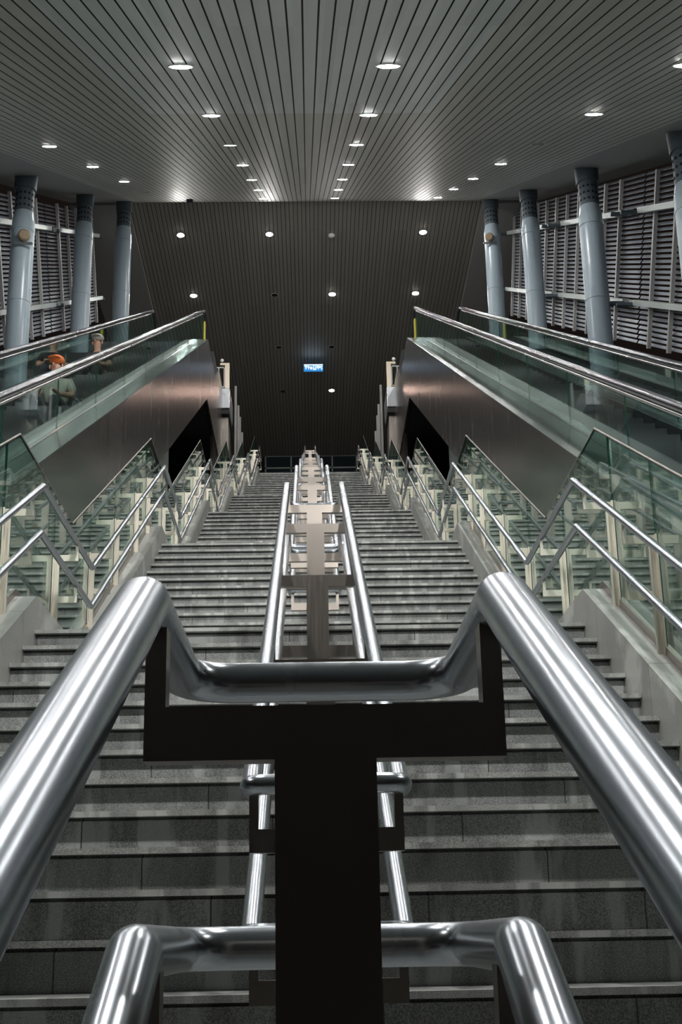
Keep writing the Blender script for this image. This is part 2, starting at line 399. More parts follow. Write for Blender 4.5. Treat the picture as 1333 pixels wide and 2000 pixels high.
    # foundation wall between curb and escalator side
# ------------------------------------------------------------------ centre handrails
HXC, RT = .1795, .0245
def centre_rail(label, apex, bottom, posts, ground, near=False):
    """apex and bottom are the (y, z) of the two bends; level stubs run .42 and .10 beyond them"""
    Ya, Za = apex; Yb, Zb = bottom
    XC = .0125 if near else .030
    off = Vector((0, Yb, Zb-.98)); po = Vector((-XC, Yb, Zb-.98))
    t = thing('centre_handrail', label, 'handrail', off, 'double tube handrails down the middle')
    for nm, dz in (('upper_rail', 0), ('lower_rail', -.335)):
        pts = []
        for sx in (-1, 1):
            q = [(sx*HXC, Yb-.10, Zb+dz), (sx*HXC, Yb, Zb+dz), (sx*HXC, Ya, Za+dz), (sx*HXC, Ya+.42, Za+dz)]
            pts += q if sx < 0 else q[::-1]
        path = rounded(pts, [.04, .03, .04, .07, .07, .04, .03, .04], True, 10 if near else 6)
        path = [p-po for p in path]
        mb = MB(); mb.tube(path, .0265 if near else RT, M['tube'], 44 if near else 20, True)
        mb.build(nm, t)
    sl = (Za-Zb)/(Ya-Yb)
    for yp in posts:
        g = ground(yp)
        zr = min(Za, max(Zb, Za+(yp-Ya)*sl))
        mb = MB(); w2, th = .0505, .016
        za = zr-.10
        # plate with two pairs of arms, one outline
        out = [(-w2, g), (w2, g)]
        zl = za-.335
        ah = .054; aw = HXC+.001
        out += [(w2, zl-ah), (aw, zl-ah), (aw, zl), (w2, zl), (w2, za-ah), (aw, za-ah), (aw, za)]
        out += [(-aw, za), (-aw, za-ah), (-w2, za-ah), (-w2, zl), (-aw, zl), (-aw, zl-ah), (-w2, zl-ah)]
        n = len(out); y0, y1 = yp-th, yp+th
        vs = [(x, y0, z) for x, z in out]+[(x, y1, z) for x, z in out]
        loc = [Vector(v)-po for v in vs]
        # faces: split into quads to keep clean
        def rect(xa, xb, za_, zb_):
            q = MB(); v8 = [(xa,y0,za_),(xb,y0,za_),(xb,y1,za_),(xa,y1,za_),(xa,y0,zb_),(xb,y0,zb_),(xb,y1,zb_),(xa,y1,zb_)]
            mb.hexa([Vector(v)-po for v in v8], M['steel'])
        rect(-w2, w2, g, za)
        for zz in (za, zl):
            for sx in (-1, 1):
                rect(min(sx*w2, sx*aw), max(sx*w2, sx*aw), zz-ah, zz)
                # upstand bracket that carries the tube
                xa, xb = sx*(aw-.021), sx*aw
                q = [(xa, zz), (xb, zz)]
                v8 = [(min(xa,xb),y0,zz),(max(xa,xb),y0,zz),(max(xa,xb),y1,zz),(min(xa,xb),y1,zz),
                      (min(xa,xb),y0,zz+.085),(max(xa,xb),y0,zz+.085),(max(xa,xb),y1,zz+.085),(min(xa,xb),y1,zz+.085)]
                mb.hexa([Vector(v)-po for v in v8], M['steel'])
        mb.build('post', t)
    return t
def ground(yp):
    # height of the tread or landing under yp
    j = math.floor((yp-YB)/P)
    if yp < YB: return 0.0 if yp > 1.15 else -HL+max(0, min(N, math.floor((yp-(1.11-N*T))/T)+1))*RZ
    if yp > YT: return ZT
    u = yp-YB-j*P; nn = N+(NX if j >= 5 else 0)
    if j >= 6: j = 5; u += P; nn = N+NX
    return j*HL+min(nn, math.floor(u/T)+1)*RZ
centre_rail('nearest centre handrail with thick polished tubes and dark post in the foreground', (1.204, .990), (1.204-4.68, .990-4.68*.525), [1.255, .05, -1.1, -2.3], ground, near=True)
cl = ['second centre handrail from the camera, standing on the flight behind the near one', 'third centre handrail up from the camera', 'fourth centre handrail up from the camera',
      'fifth centre handrail up from the camera', 'sixth centre handrail up from the camera', 'farthest centre handrail at the head of the stairs']
base = centre_rail(cl[0], (7.706, 3.514), (3.03, 1.01), [7.82, 6.86, 5.60, 4.34, 2.97], ground)
for j in range(2, 6):
    o = copy_tree(base); o.location = base.location+Vector((0, (j-1)*P, (j-1)*HL)); o['label'] = cl[j-1]
ex = NX*T; ez = NX*RZ; q = 5*P
centre_rail(cl[5], (7.706+q+ex, 3.514+5*HL+ez), (3.03+q, 1.01+5*HL), [7.82+q+ex, 6.86+q+ex, 5.60+q+ex, 4.34+q+ex, 4.34+q, 2.97+q], ground)

# ------------------------------------------------------------------ side railings: glass, posts, two tubes
def side_pts(kind):
    """(y, z) corner lists"""
    out = []
    if kind == 'glass': a, v = (7.473, 3.79), (9.272, 3.79)
    elif kind == 'up': a, v = (7.436, 3.428), (9.244, 3.428)
    else: a, v = (7.436, 3.12), (9.244, 3.12)
    out.append((v[0]-P, v[1]-HL))
    for j in range(6):
        e = (ex, ez) if j == 5 else (0, 0)
        out.append((a[0]+j*P+e[0], a[1]+j*HL+e[1]))
        if j < 5: out.append((v[0]+j*P, v[1]+j*HL))
    out.append((out[-1][0]+1.4, out[-1][1]))
    return out
def interp(pts, y):
    if y <= pts[0][0]: return pts[0][1]
    for (a, b), (c, d) in zip(pts, pts[1:]):
        if y <= c: return b+(d-b)*(y-a)/(c-a)
    return pts[-1][1]
GP, UP_, LP = side_pts('glass'), side_pts('up'), side_pts('low')
def side_corners():
    out = [(-1.0, .215), (YB+(N-1)*T-N*RZ/.571, .215)]
    for j in range(6):
        e = NX if j == 5 else 0
        out.append((YB+j*P+(N-1+e)*T, (j+1)*HL+e*RZ+.215))
        if j < 5: out.append((YB+(j+1)*P+(N-1)*T-N*RZ/.571, (j+1)*HL+.215))
    out.append((out[-1][0]+1.5, out[-1][1])); return out
CT = side_corners()
def curb_top(y): return interp(CT, y)
post_ys = []
for j in range(6):
    e = ex if j == 5 else 0
    ys = [7.17+e, 6.32+e, 5.08+e, 3.84+e, 8.62-P]+([3.84] if j == 5 else [])
    post_ys += [y+j*P for y in ys]
post_ys = sorted(post_ys)+[7.17+5*P+ex+1.35]
def side_railing(sx):
    t = thing('side_railing', 'zigzag glass side railing with two steel tubes along the %s of the stairs' % cap_side[sx], 'railing', (sx*1.84, YB, 0), 'glass side railings')
    off = Vector((sx*1.84, YB, 0)); XR, XG = sx*1.6785, sx*1.851
    for nm, pts in (('upper_rail', UP_), ('lower_rail', LP)):
        path = rounded([(XR, y, z) for y, z in pts], [0]+[.035]*(len(pts)-2)+[0], False, 4)
        mb = MB(); mb.tube([p-off for p in path], .0215, M['tube'], 20); mb.build(nm, t)
    for yp in post_ys:
        g = curb_top(yp)
        mb = MB(); zu, zl = interp(UP_, yp)-.09, interp(LP, yp)-.09
        def bx(xa, xb, ya, yb, za, zb): mb.box(min(xa,xb)-off.x, max(xa,xb)-off.x, ya-off.y, yb-off.y, za, zb, M['sidepost'])
        bx(sx*1.800, sx*1.842, yp-.009, yp+.009, g-.01, zu)
        bx(sx*1.832, sx*1.842, yp-.04, yp+.045, g-.01, zu)
        for zz in (zu, zl):
            bx(sx*1.666, sx*1.800, yp-.009, yp+.009, zz-.046, zz)
            bx(sx*1.668, sx*1.688, yp-.009, yp+.009, zz, zz+.072)
        bx(sx*1.842, sx*1.846, yp-.02, yp+.02, zu-.08, zu-.03)
        mb.build('post', t)
    for ya, yb in zip(post_ys, post_ys[1:]):
        ya, yb = ya+.005, yb-.005
        ks = sorted({ya, yb} | {y for y, z in GP if ya < y < yb} | {y for y, z in CT if ya < y < yb})
        top = [(y-off.y, interp(GP, y)) for y in ks]; bot = [(y-off.y, curb_top(y)+.03) for y in ks]
        mb = MB()
        x0, x1 = sorted((XG-.006-off.x, XG+.006-off.x))
        n = len(ks)
        vs = [(x0, y, z) for y, z in bot]+[(x0, y, z) for y, z in top]+[(x1, y, z) for y, z in bot]+[(x1, y, z) for y, z in top]
        mb.add(vs, [(i, n+i, n+i+1, i+1) for i in range(n-1)]+[(2*n+i, 2*n+i+1, 3*n+i+1, 3*n+i) for i in range(n-1)], M['glass'])
        mb.add(vs, [(0, 2*n, 3*n, n), (n-1, 2*n-1, 4*n-1, 3*n-1)]+[(i, i+1, 2*n+i+1, 2*n+i) for i in range(n-1)], M['glassedge'])
        mb.add(vs, [(n+i, 3*n+i, 3*n+i+1, n+i+1) for i in range(n-1)], M['glassedge'])
        mb.build('glass_panel', t)
    path = [(XG, y, z+.008) for y, z in GP]
    mb = MB(); mb.tube([Vector(p)-off for p in path], .008, M['steel'], 8); mb.build('top_cap', t)
    # steel channel that clamps the foot of the glass
    mb = MB(); ys = [1.2]+[y for y, z in CT[1:]]
    for a, b in zip(ys, ys[1:]):
        za, zb = curb_top(a), curb_top(b)
        x0, x1 = sorted((sx*1.835-off.x, sx*1.867-off.x))
        mb.hexa([(x0,a-off.y,za),(x1,a-off.y,za),(x1,b-off.y,zb),(x0,b-off.y,zb),(x0,a-off.y,za+.05),(x1,a-off.y,za+.05),(x1,b-off.y,zb+.05),(x0,b-off.y,zb+.05)], M['steel'])
    mb.build('base_channel', t)
for sx in (-1, 1): side_railing(sx)

# ------------------------------------------------------------------ escalators
def escalator(sx):
    side = cap_side[sx]
    t = thing('escalator', '%s escalator with glass balustrades and dark mirror cladding' % side, 'escalator', (sx*3.25, 2.0, 0), 'escalators either side of the stairs')
    off = Vector((sx*3.25, 2.0, 0)); XI, XO = (2.68, 3.795) if sx > 0 else (2.56, 3.83)
    cd_, cs, cb = -1.205, -1.44, -2.655                 # deck, steps, truss bottom
    ch = -.481 if sx > 0 else -.514
    Y0, Y1 = 2.1, 26.2
    Z = lambda c, y: c+SL*y
    def X(a): return sx*a-off.x
    def pr(mb, poly, xa, xb, m, ms=None): mb.xprism([(y-off.y, z) for y, z in poly], min(X(xa), X(xb)), max(X(xa), X(xb)), m, ms)
    # inner side cladding, in visible sheets
    mb = MB()
    cuts = [Y0, 5.8, 9.3, 12.9, 15.8, 18.9, 21.4, 23.8, Y1]
    for a, b in zip(cuts, cuts[1:]):
        lo = lambda y: 0.0 if y < 18.07 else Z(cb, y)
        a2, b2 = a+.004, b-.004
        if b <= 18.07: poly = [(a2, 0), (b2, 0), (b2, Z(cd_, b2)), (a2, Z(cd_, a2))]
        elif a < 18.07: poly = [(a2, 0), (18.07, 0), (18.07, Z(cb, 18.07)), (b2, Z(cb, b2)), (b2, Z(cd_, b2)), (a2, Z(cd_, a2))]
        else: poly = [(a2, Z(cb, a2)), (b2, Z(cb, b2)), (b2, Z(cd_, b2)), (a2, Z(cd_, a2))]
        pr(mb, poly, 2.30, 2.34, M['clad'])
    mb.build('side_cladding', t)
    # end of the cladding running back to the pier under the upper floor
    mb = MB()
    pr(mb, [(Y1+.004, Z(cd_, Y1)), (Y1+.004, Z(cb, Y1)-.02), (30.75, 12.44), (30.75, 14.83), (29.6, 14.8), (28.4, 14.06)], 2.30, 2.34, M['clad'])
    mb.build('end_cladding', t)
    # truss body
    mb = MB(); pr(mb, [(Y0+3.2, Z(cb, Y0+3.2)+.06), (26.2, Z(cb, 26.2)+.06), (28.5, Z(cb, 26.2)+.06), (28.5, 14.3), (26.6, Z(cs, 26.6)-.1), (Y0+3.2, Z(cs, Y0+3.2)-.1)], 2.345, 4.14, M['dark']); mb.build('truss', t)
    mb = MB(); pr(mb, [(18.08, 0), (19.3, 0), (19.3, Z(cb, 19.3)), (18.08, Z(cb, 18.08))], 2.32, 2.8, M['fascia']); mb.build('support_pier', t)
    # decks
    for nm, xa, xb in (('inner_deck', 2.295, XI+.10), ('outer_deck', XO-.10, XO+.36)):
        mb = MB(); h = .03
        for a, b in zip(cuts, cuts[1:]):
            a2, b2 = a+.003, b-.003
            if b == Y1: b2 = Y1
            v8 = []
            for y in (a2, b2):
                zi, zo = Z(cd_, y), Z(cd_, y)+.10*(0 if nm == 'outer_deck' else 1)
                v8.append(y)
            za, zb = Z(cd_, a2), Z(cd_, b2); up_ = .015
            xi, xo = X(xa), X(xb)
            zia, zib, zoa, zob = (za, zb, za+up_, zb+up_) if nm == 'inner_deck' else (za+up_, zb+up_, za, zb)
            q = [(xi, a2-off.y, zia), (xo, a2-off.y, zoa), (xo, b2-off.y, zob), (xi, b2-off.y, zib)]
            if sx < 0: q = q[::-1]
            mb.hexa(q+[(x, y, z+h) for x, y, z in q], M['deck'])
        # flat nose at the top
        za = Z(cd_, Y1); xi, xo = X(xa), X(xb)
        q = [(xi, Y1-off.y, za), (xo, Y1-off.y, za+.015), (xo, 28.4-off.y, 14.05), (xi, 28.4-off.y, 14.035)]
        if sx < 0: q = q[::-1]
        mb.hexa(q+[(x, y, z+h) for x, y, z in q], M['deck'])
        mb.build(nm, t)
    # glass balustrades with handrails and tracks
    YN = 28.0; ZN = Z(ch, YN-.1); ZD = 14.07
    for nm, xg in (('inner', XI), ('outer', XO)):
        js = [Y0+.6]+[round(3.4+2.1*k, 3) for k in range(12)]+[YN-.4]
        js = sorted(y for y in js if y < YN-.35)
        for a, b in zip(js, js[1:]):
            mb = MB(); a2, b2 = a+.004, b-.004
            poly = [(a2, min(ZD, Z(cd_, a2)+.06)), (b2, min(ZD, Z(cd_, b2)+.06)), (b2, Z(ch, b2)-.06), (a2, Z(ch, a2)-.06)]
            mb.xprism([(y-off.y, z) for y, z in poly], X(xg)-.005, X(xg)+.005, M['glassesc'], M['glassedge']); mb.build('glass_panel', t)
        # curved end glass
        zc = (ZN+ZD)/2+.03; rr = (ZN-ZD)/2-.02
        arc = [(YN+rr*math.cos(k), zc+rr*math.sin(k)) for k in [math.radians(d) for d in range(85, -91, -17)]]
        mb = MB(); mb.xprism([(YN-.395-off.y, Z(ch, YN-.4)-.06)]+[(y-off.y, z) for y, z in arc]+[(YN-.395-off.y, ZD)], X(xg)-.005, X(xg)+.005, M['glassesc'], M['glassedge']); mb.build('end_glass', t)
        r2 = rr+.05
        path = [(X(xg), Y0-off.y, Z(ch, Y0)), (X(xg), YN-.5-off.y, Z(ch, YN-.5))]+[(X(xg), YN+r2*math.cos(math.radians(d))-off.y, zc+r2*math.sin(math.radians(d))) for d in range(88, -92, -12)]
        mb = MB(); mb.tube(path, .036, M['handrail'], 18); hr = mb.build('handrail', t)
        path2 = [(x, y, z-.064) for x, y, z in path[:2]]
        mb = MB(); mb.tube(path2, .018, M['track'], 12); mb.build('handrail_track', hr)
        # skirting along the steps
        xs_ = XI+.11 if nm == 'inner' else XO-.11
        mb = MB(); pr(mb, [(Y0, Z(cs, Y0)-.1), (26.3, Z(cs, 26.3)-.1), (28.4, 13.9), (28.4, 14.07), (26.3, Z(cd_, 26.3)+.04), (Y0, Z(cd_, Y0)+.06)], xs_-.01, xs_+.01, M['skirt']); mb.build('skirt_panel', t)
    mb = MB(); y = Y0+.1; ST = .40; k = 0
    while y < 26.2:
        z = Z(cs, y)+ST*SL; pr(mb, [(y, z-.30), (y+ST, z-.30), (y+ST, z), (y, z)], XI+.125, XO-.125, M['step']); y += ST
    o = mb.build('step_band', t); o['kind'] = 'stuff'
    mb = MB(); pr(mb, [(26.6, 13.7), (28.5, 13.7), (28.5, 13.93), (26.6, 13.93)], XI+.125, XO-.125, M['step']); mb.build('comb_plate', t)
    if sx: 
        mb = MB(); mb.box(X(XI)-.02, X(XI)+.02, YN+.1-off.y, YN+.24-off.y, ZD+.1, ZN-.18, M['yellow']); mb.build('warning_strip', t)
    return t
for sx in (-1, 1): escalator(sx)

# ------------------------------------------------------------------ balcony box beside the escalator head, gate, fins, pier
for sx in (-1, 1):
    side = cap_side[sx]
    t = thing('landing_fascia', 'shiny steel fascia box beside the head of the %s escalator' % side, 'fascia', (sx*2.1, 30.8, 14.25), 'fascia boxes at the escalator heads')
    def sb(mb, xa, xb, *r): mb.box(min(sx*xa, sx*xb), max(sx*xa, sx*xb), *r)
    mb = MB(); sb(mb, 0, .78, 0, 1.2, .02, .60, M['fascia']); mb.build('fascia_panel', t, .02)
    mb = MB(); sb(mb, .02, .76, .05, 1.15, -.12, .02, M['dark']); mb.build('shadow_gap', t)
    mb = MB(); xa, xb = sorted((sx*.06, sx*.55)); y0 = .3
    mb.hexa([(xa, y0+.9, -6), (xb, y0+.9, -6), (xb, y0+1.6, -6), (xa, y0+1.6, -6), (xa, y0, -.12), (xb, y0, -.12), (xb, y0+.8, -.12), (xa, y0+.8, -.12)], M['steel']); mb.build('support_pier', t)
    g = thing('gate_frame', 'small barrier frame with beige post on the %s fascia box' % side, 'gate', (sx*2.12, 30.85, 14.85), 'barrier frames at the escalator heads')
    mb = MB(); sb(mb, 0, .12, 0, .1, 0, .76, M['beige']); sb(mb, .12, .25, 0, .1, .70, .76, M['beige']); mb.build('post', g)
    mb = MB()
    sb(mb, .14, .45, .02, .05, .05, .08, M['greyrail']); sb(mb, .14, .45, .02, .05, .62, .65, M['greyrail'])
    for u in (.14, .29, .44): sb(mb, u-.013, u+.013, .02, .05, .08, .62, M['greyrail'])
    mb.build('gate', g)
    b_ = MB(); b_.ellipsoid((0, 0, 0), (.05,.05,.05), M['white']); b_.cyl((0,0,-.14), (0,0,-.03), .012, .012, M['greyrail'], 8)
    o = b_.build('globe_lamp', None, loc=(sx*2.33, 30.95, 15.73)); tag(o, 'tiny white globe on a stem above the %s barrier frame' % side, 'globe', 'globes above the barrier frames')
    for k, yy in enumerate((31.95, 33.2, 33.95, 35.05)):
        mb = MB(); sb(mb, 1.99, 2.05, 0, .10, 0, 15.45-12.6-.03*k, M['parapet']); sb(mb, 1.99, 2.05, *((-.95, 0) if k == 3 else (.10, .9)), 0, .06, M['parapet'])
        o = mb.build('parapet_panel', None, loc=(0, yy+.02, 12.6)); tag(o, 'narrow upright parapet panel on the %s, %s back in the stepped row' % (side, ORD[k]), 'panel', 'stepped parapet panels')

# ------------------------------------------------------------------ columns
def column(x, y, label, speaker=None):
    zt = ZC+SL*y; t = thing('round_column', label, 'column', (x, y, 0), 'blue grey steel columns')
    r = .247; zh = zt-1.16; seg = 3.1; z = zh; zb = 0; mb = MB(); rings = MB(); k = 0
    while z > zb:
        z2 = max(zb, z-(1.95 if k == 0 else seg)); mb.cyl((0,0,z2), (0,0,z), r, r, M['column'], 36); rings.cyl((0,0,z2-.012), (0,0,z2+.012), r+.008, r+.008, M['column'], 36); z = z2; k += 1
    mb.build('shaft', t); rings.build('joint_ring', t)
    mb = MB(); mb.cyl((0,0,zh), (0,0,zh+.22), r, r*.86, M['column'], 36); mb.cyl((0,0,zh-.25), (0,0,zh-.22), r+.01, r+.01, M['column'], 36); mb.build('shoulder', t)
    mb = MB(); mb.cyl((0,0,zh+.2), (0,0,zt-.35), r*.84, r*.84, M['colhead'], 30)
    slv = mb.build('perforated_sleeve', t)
    hm = MB()
    for i in range(3):
        for a in range(14):
            th = 2*math.pi*a/14; c, s_ = math.cos(th), math.sin(th); rr = r*.84; z = zh+.34+i*.15
            hm.cyl((c*(rr-.01), s_*(rr-.01), z), (c*(rr+.003), s_*(rr+.003), z), .028, .028, M['hole'], 8, smooth=False)
    hm.build('bolt_holes', slv)
    mb = MB(); mb.cyl((0,0,zt-.38), (0,0,zt+.16), r*.95, r*1.05, M['colhead'], 30); mb.build('capital', t)
    if speaker:
        zz = speaker
        q = MB(); d = Vector((-math.copysign(.55, x), -.83, -.1)).normalized(); p = Vector((x, y, zz))+d*r
        o = thing('loudspeaker', 'round brown loudspeaker clamped to the %s' % ('second column from the left edge' if x > 0 else 'leftmost column'), 'loudspeaker', p, None)
        q.cyl((0,0,0), d*.22, .13, .15, M['brass'], 24); q.build('horn', o)
        q = MB(); q.cyl((0,0,-.16), (0,0,-.13), .12, .12, M['greyrail'], 16); q.box(-.2,.2,-.05,.0,-.2,-.15, M['greyrail']); q.build('bracket', o)
    return t
column(5.83, 16.5, 'blue grey column cut off by the right edge of the photo')
column(5.93, 22.85, 'large round column, nearest whole one on the right')
column(6.0, 29.4, 'round column in the middle of the right row')
column(5.66, 33.55, 'farthest round column on the right beside the dark ceiling')
column(-6.15, 24.1, 'large round column near the left edge carrying a round loudspeaker')
column(-6.08, 30.3, 'round column in the middle of the left row')
column(-5.54, 33.55, 'farthest round column on the left beside the dark ceiling')
column(-6.15, 17.9, 'round column just outside the left edge of the photo')
for (x, y, z, lab) in ((-6.05, 23.80, 15.20, 'round brown loudspeaker clamped to the large left column'), (5.53, 33.29, 20.85, 'round brown loudspeaker clamped to the farthest right column')):
    o = thing('loudspeaker', lab, 'loudspeaker', (x, y, z), 'round loudspeakers on columns'); q = MB()
    d = Vector((-math.copysign(.25, x), -.95, -.15)).normalized()
    q.cyl((0,0,0), d*.10, .12, .13, M['brass'], 24); q.cyl(d*.10, d*.13, .13, .10, M['brass'], 24); q.build('horn', o)
    q = MB(); q.box(-.2,.2,-.03,.03,-.19,-.15, M['greyrail']); q.build('bracket', o)

# ------------------------------------------------------------------ louvre screens
LA = math.atan(SL); ca, sa = math.cos(LA), math.sin(LA)
def louvre(sx, y0, y1, xw, c_top, c_bot, crs, label):
    t = thing('louvre_screen', label, 'louvre screen', (sx*xw, y0, c_bot+SL*y0), 'metal louvre screens behind the columns')
    L = (y1-y0)/ca; n0, n1 = 0, (c_top-c_bot)*ca
    ax = Vector((0, ca, sa)); an = Vector((0, -sa, ca))
    mb = MB(); n = n0+.04; pit = .098
    while n < n1-.03:
        # one Z-shaped blade leaning outwards
        a = an*n; xi, xo = -sx*.0, sx*.075
        p = [Vector((xi,0,0))+a, Vector((sx*.03,0,0))+an*(n+pit*.46)]
        th = an*.010
        v = [p[0], p[1], p[1]+ax*L, p[0]+ax*L]
        v8 = v+[q+th for q in v]
        mb.hexa([tuple(q) for q in v8], M['louvre'])
        n += pit
    mb.build('louvre_blades', t)
    k = math.ceil(y0/1.2-1e-6)
    while k*1.2+.3 < y1:
        s = (k*1.2+.3-y0)/ca
        if s < .05: k += 1; continue
        mb = MB(); b0 = ax*(s-.045); b1 = ax*(s+.045)
        v = [b0+Vector((-sx*.09,0,0)), b0+Vector((-sx*.02,0,0)), b1+Vector((-sx*.02,0,0)), b1+Vector((-sx*.09,0,0))]
        mb.hexa([tuple(q) for q in v+[q+an*n1 for q in v]], M['mullion']); mb.build('mullion', t); k += 1
    for c in crs:
        nn = (c-c_bot)*ca; mb = MB(); g = .35
        b0 = an*nn+ax*g; b1 = b0+ax*(L-2*g)
        v = [b0+Vector((-sx*.24,0,0)), b0+Vector((-sx*.10,0,0)), b1+Vector((-sx*.10,0,0)), b1+Vector((-sx*.24,0,0))]
        mb.hexa([tuple(q) for q in v+[q+an*.11 for q in v]], M['rail']); cr_ = mb.build('cross_rail', t)
        for q in (b0, b1):
            mb = MB(); v = q+Vector((-sx*.2, 0, 0)); mb.box(min(v.x, v.x-sx*.35), max(v.x, v.x-sx*.07), v.y-.04, v.y+.04, v.z-.01, v.z+.05, M['colhead']); mb.build('bracket', cr_)
for a, b, lab in ((10.4, 16.45, 'louvre screen at the right edge before the first column'), (16.55, 22.8, 'widest louvre screen in view, right of the large right column'), (22.9, 29.35, 'louvre screen between the two middle columns on the right'), (29.45, 36.9, 'farthest louvre screen on the right')):
    louvre(1, a, b, 6.66, 2.68, -1.14, (1.80, -.22), lab)
for a, b, lab in ((11.8, 17.85, 'louvre screen on the left outside the photo edge'), (17.95, 24.05, 'louvre screen at the left edge before the large column'), (24.15, 30.25, 'louvre screen between the large and the middle left columns'), (30.35, 36.9, 'farthest louvre screen on the left')):
    louvre(-1, a, b, 6.80, 2.66, -1.26, (1.78, -.43), lab)
for sx in (-1, 1):
    mb = MB(); p0, p1 = Vector((sx*6.2, 37.2, 20.9)), Vector((sx*6.0, 39.9, 17.0))
    mb.cyl(p0, p1, .05, .05, M['rail'], 10); o = mb.build('brace_rod'); tag(o, 'thin diagonal brace beyond the farthest %s column' % cap_side[sx], 'brace', 'diagonal braces')
    mb = MB(); mb.box(sx*6.3-.1, sx*6.3+.1, 38.3, 38.5, 15.0, 21.2, M['rail']); o = mb.build('wall_stud'); tag(o, 'pale upright strut beyond the farthest %s column' % cap_side[sx], 'strut', 'struts beyond the columns')

# ------------------------------------------------------------------ downlights
def lamp(x, y, plane, kind, label):
    if plane == 1: z = ZC+SL*y; nrm = Vector((0, sa, -ca))
    else: z = ZRIDGE+.02+DOWN*(y-YR); l = math.atan(-DOWN); nrm = Vector((0, -math.sin(l), -math.cos(l)))
    t = thing('ceiling_downlight', label, 'downlight', (x, y, z), 'round ceiling downlights')
    mb = MB(); mb.cyl((0,0,0), nrm*.010, .135, .128, M['trim'], 28); tr_ = mb.build('trim_ring', t)
    m = {'on': M['lens'], 'warm': M['lenswarm'], 'dim': M['lensg'], 'off': M['lensoff']}[kind]
    mb = MB(); mb.cyl(nrm*.0095, nrm*.013, .110, .104, m, 24, smooth=False); mb.build('lens', t)
rowsY = [.1, 3.6, 7.15, 10.75, 14.38, 18.0, 21.6, 25.3, 28.75, 32.3]
cols = [(-4.25, 'far left row'), (-1.25, 'row left of centre'), (.855, 'row right of centre'), (3.9, 'far right row')]
for cx, rn in cols:
    cnt = 0
    for i, y in enumerate(rowsY):
        yy = y+(.0 if cx != -4.25 else (0, 0, 0, 0, .0, .04, .19, .32, .58, 1.0)[i]); kind = 'on'
        if i == 0: continue
        if cx == 3.9 and i == 5: kind = 'off'
        if cx == -1.25 and i == 5: kind = 'dim'
        if cx == -4.25 and i in (8, 9): kind = 'off'
        if cx == -4.25 and i == 9: continue
        st = {'on': 'lit downlight', 'off': 'unlit downlight', 'dim': 'dim greenish downlight'}[kind]
        if i < 3: lab = st+' above the frame, '+rn+', '+ORD[2-i]+' out of view'
        elif i == 9: lab = st+' at the ridge end of the '+rn
        else: lab = st+', '+ORD[i-3]+' from the camera in the '+rn
        lamp(cx, yy, 1, kind, lab)
for x, y, k, lab in ((-4.06, 35.77, 'on', 'bright downlight on the dark ceiling, left of the top row'), (-1.2, 35.75, 'on', 'bright downlight on the dark ceiling, second in the top row'),
                     (3.78, 35.69, 'on', 'bright downlight on the dark ceiling, right end of the top row'), (-3.98, 39.4, 'on', 'bright downlight just above the left escalator handrail end'),
                     (-1.14, 39.4, 'off', 'unlit downlight left of the middle bright one on the dark ceiling'), (.88, 39.37, 'on', 'bright downlight in the middle of the dark ceiling'),
                     (3.81, 39.35, 'on', 'bright downlight just above the right escalator handrail end'), (-1.1, 43.07, 'off', 'unlit downlight up and left of the blue sign'),
                     (.90, 43.07, 'off', 'unlit downlight up and right of the blue sign'), (.95, 46.6, 'warm', 'warm lit downlight below the blue sign'),
                     (-1.03, 46.65, 'off', 'unlit downlight down and left of the blue sign'), (1.0, 51.4, 'off', 'lowest unlit downlight just above the window band')):
    lamp(x, y, 2, k, lab)
mb = MB(); mb.ellipsoid((0,0,0), (.11,.11,.07), M['white']); o = mb.build('smoke_detector', None, loc=(.815, 35.74, ZRIDGE+DOWN*(35.74-YR)-.05)); tag(o, 'small white dome on the dark ceiling between two bright lamps', 'detector')
mb = MB(); mb.box(-.09,.09,-.07,.07,-.04,.06, M['lensoff']); mb.cyl((0,-.03,-.04),(0,-.10,-.09),.04,.04,M['lensoff'],12); o = mb.build('ceiling_camera', None, loc=(-4.2+.75, 32.6, ZC+SL*32.6-.02)); tag(o, 'small black camera under the ceiling left near the ridge', 'camera')

# ------------------------------------------------------------------ hanging sign
t = thing('hanging_sign', 'small lit blue sign hanging under the dark ceiling', 'sign', (.205, 43.9, .666+.4765*43.9))
mb = MB(); mb.box(-.37,.37,0,.1,0,.25, M['signblue']); mb.build('sign_box', t)
mb = MB(); mb.box(-.36,.36,-.012,0,.22,.25, M['signwhite'])
def g(x, z, w_, h_): mb.box(x, x+w_, -.012, 0, z, z+h_, M['signwhite'])
for x, z, w_, h_ in ((-.33,.15,.09,.04),(-.30,.06,.03,.12),(-.20,.06,.03,.12),(-.23,.13,.09,.03),(-.12,.05,.08,.10),(0.0,.03,.03,.17),(.0,.03,.07,.03),(.08,.03,.03,.17),(.14,.10,.02,.09),(.18,.05,.02,.14),(.22,.10,.05,.08),(.29,.13,.05,.05),(.30,.04,.04,.05)): g(x, z, w_, h_)
mb.build('sign_lettering', t)
mb = MB()
for x in (-.3, .3): mb.cyl((x,.05,.25), (x,.05,1.05), .01, .01, M['greyrail'], 8)
mb.build('hanger', t)
exec_people = True
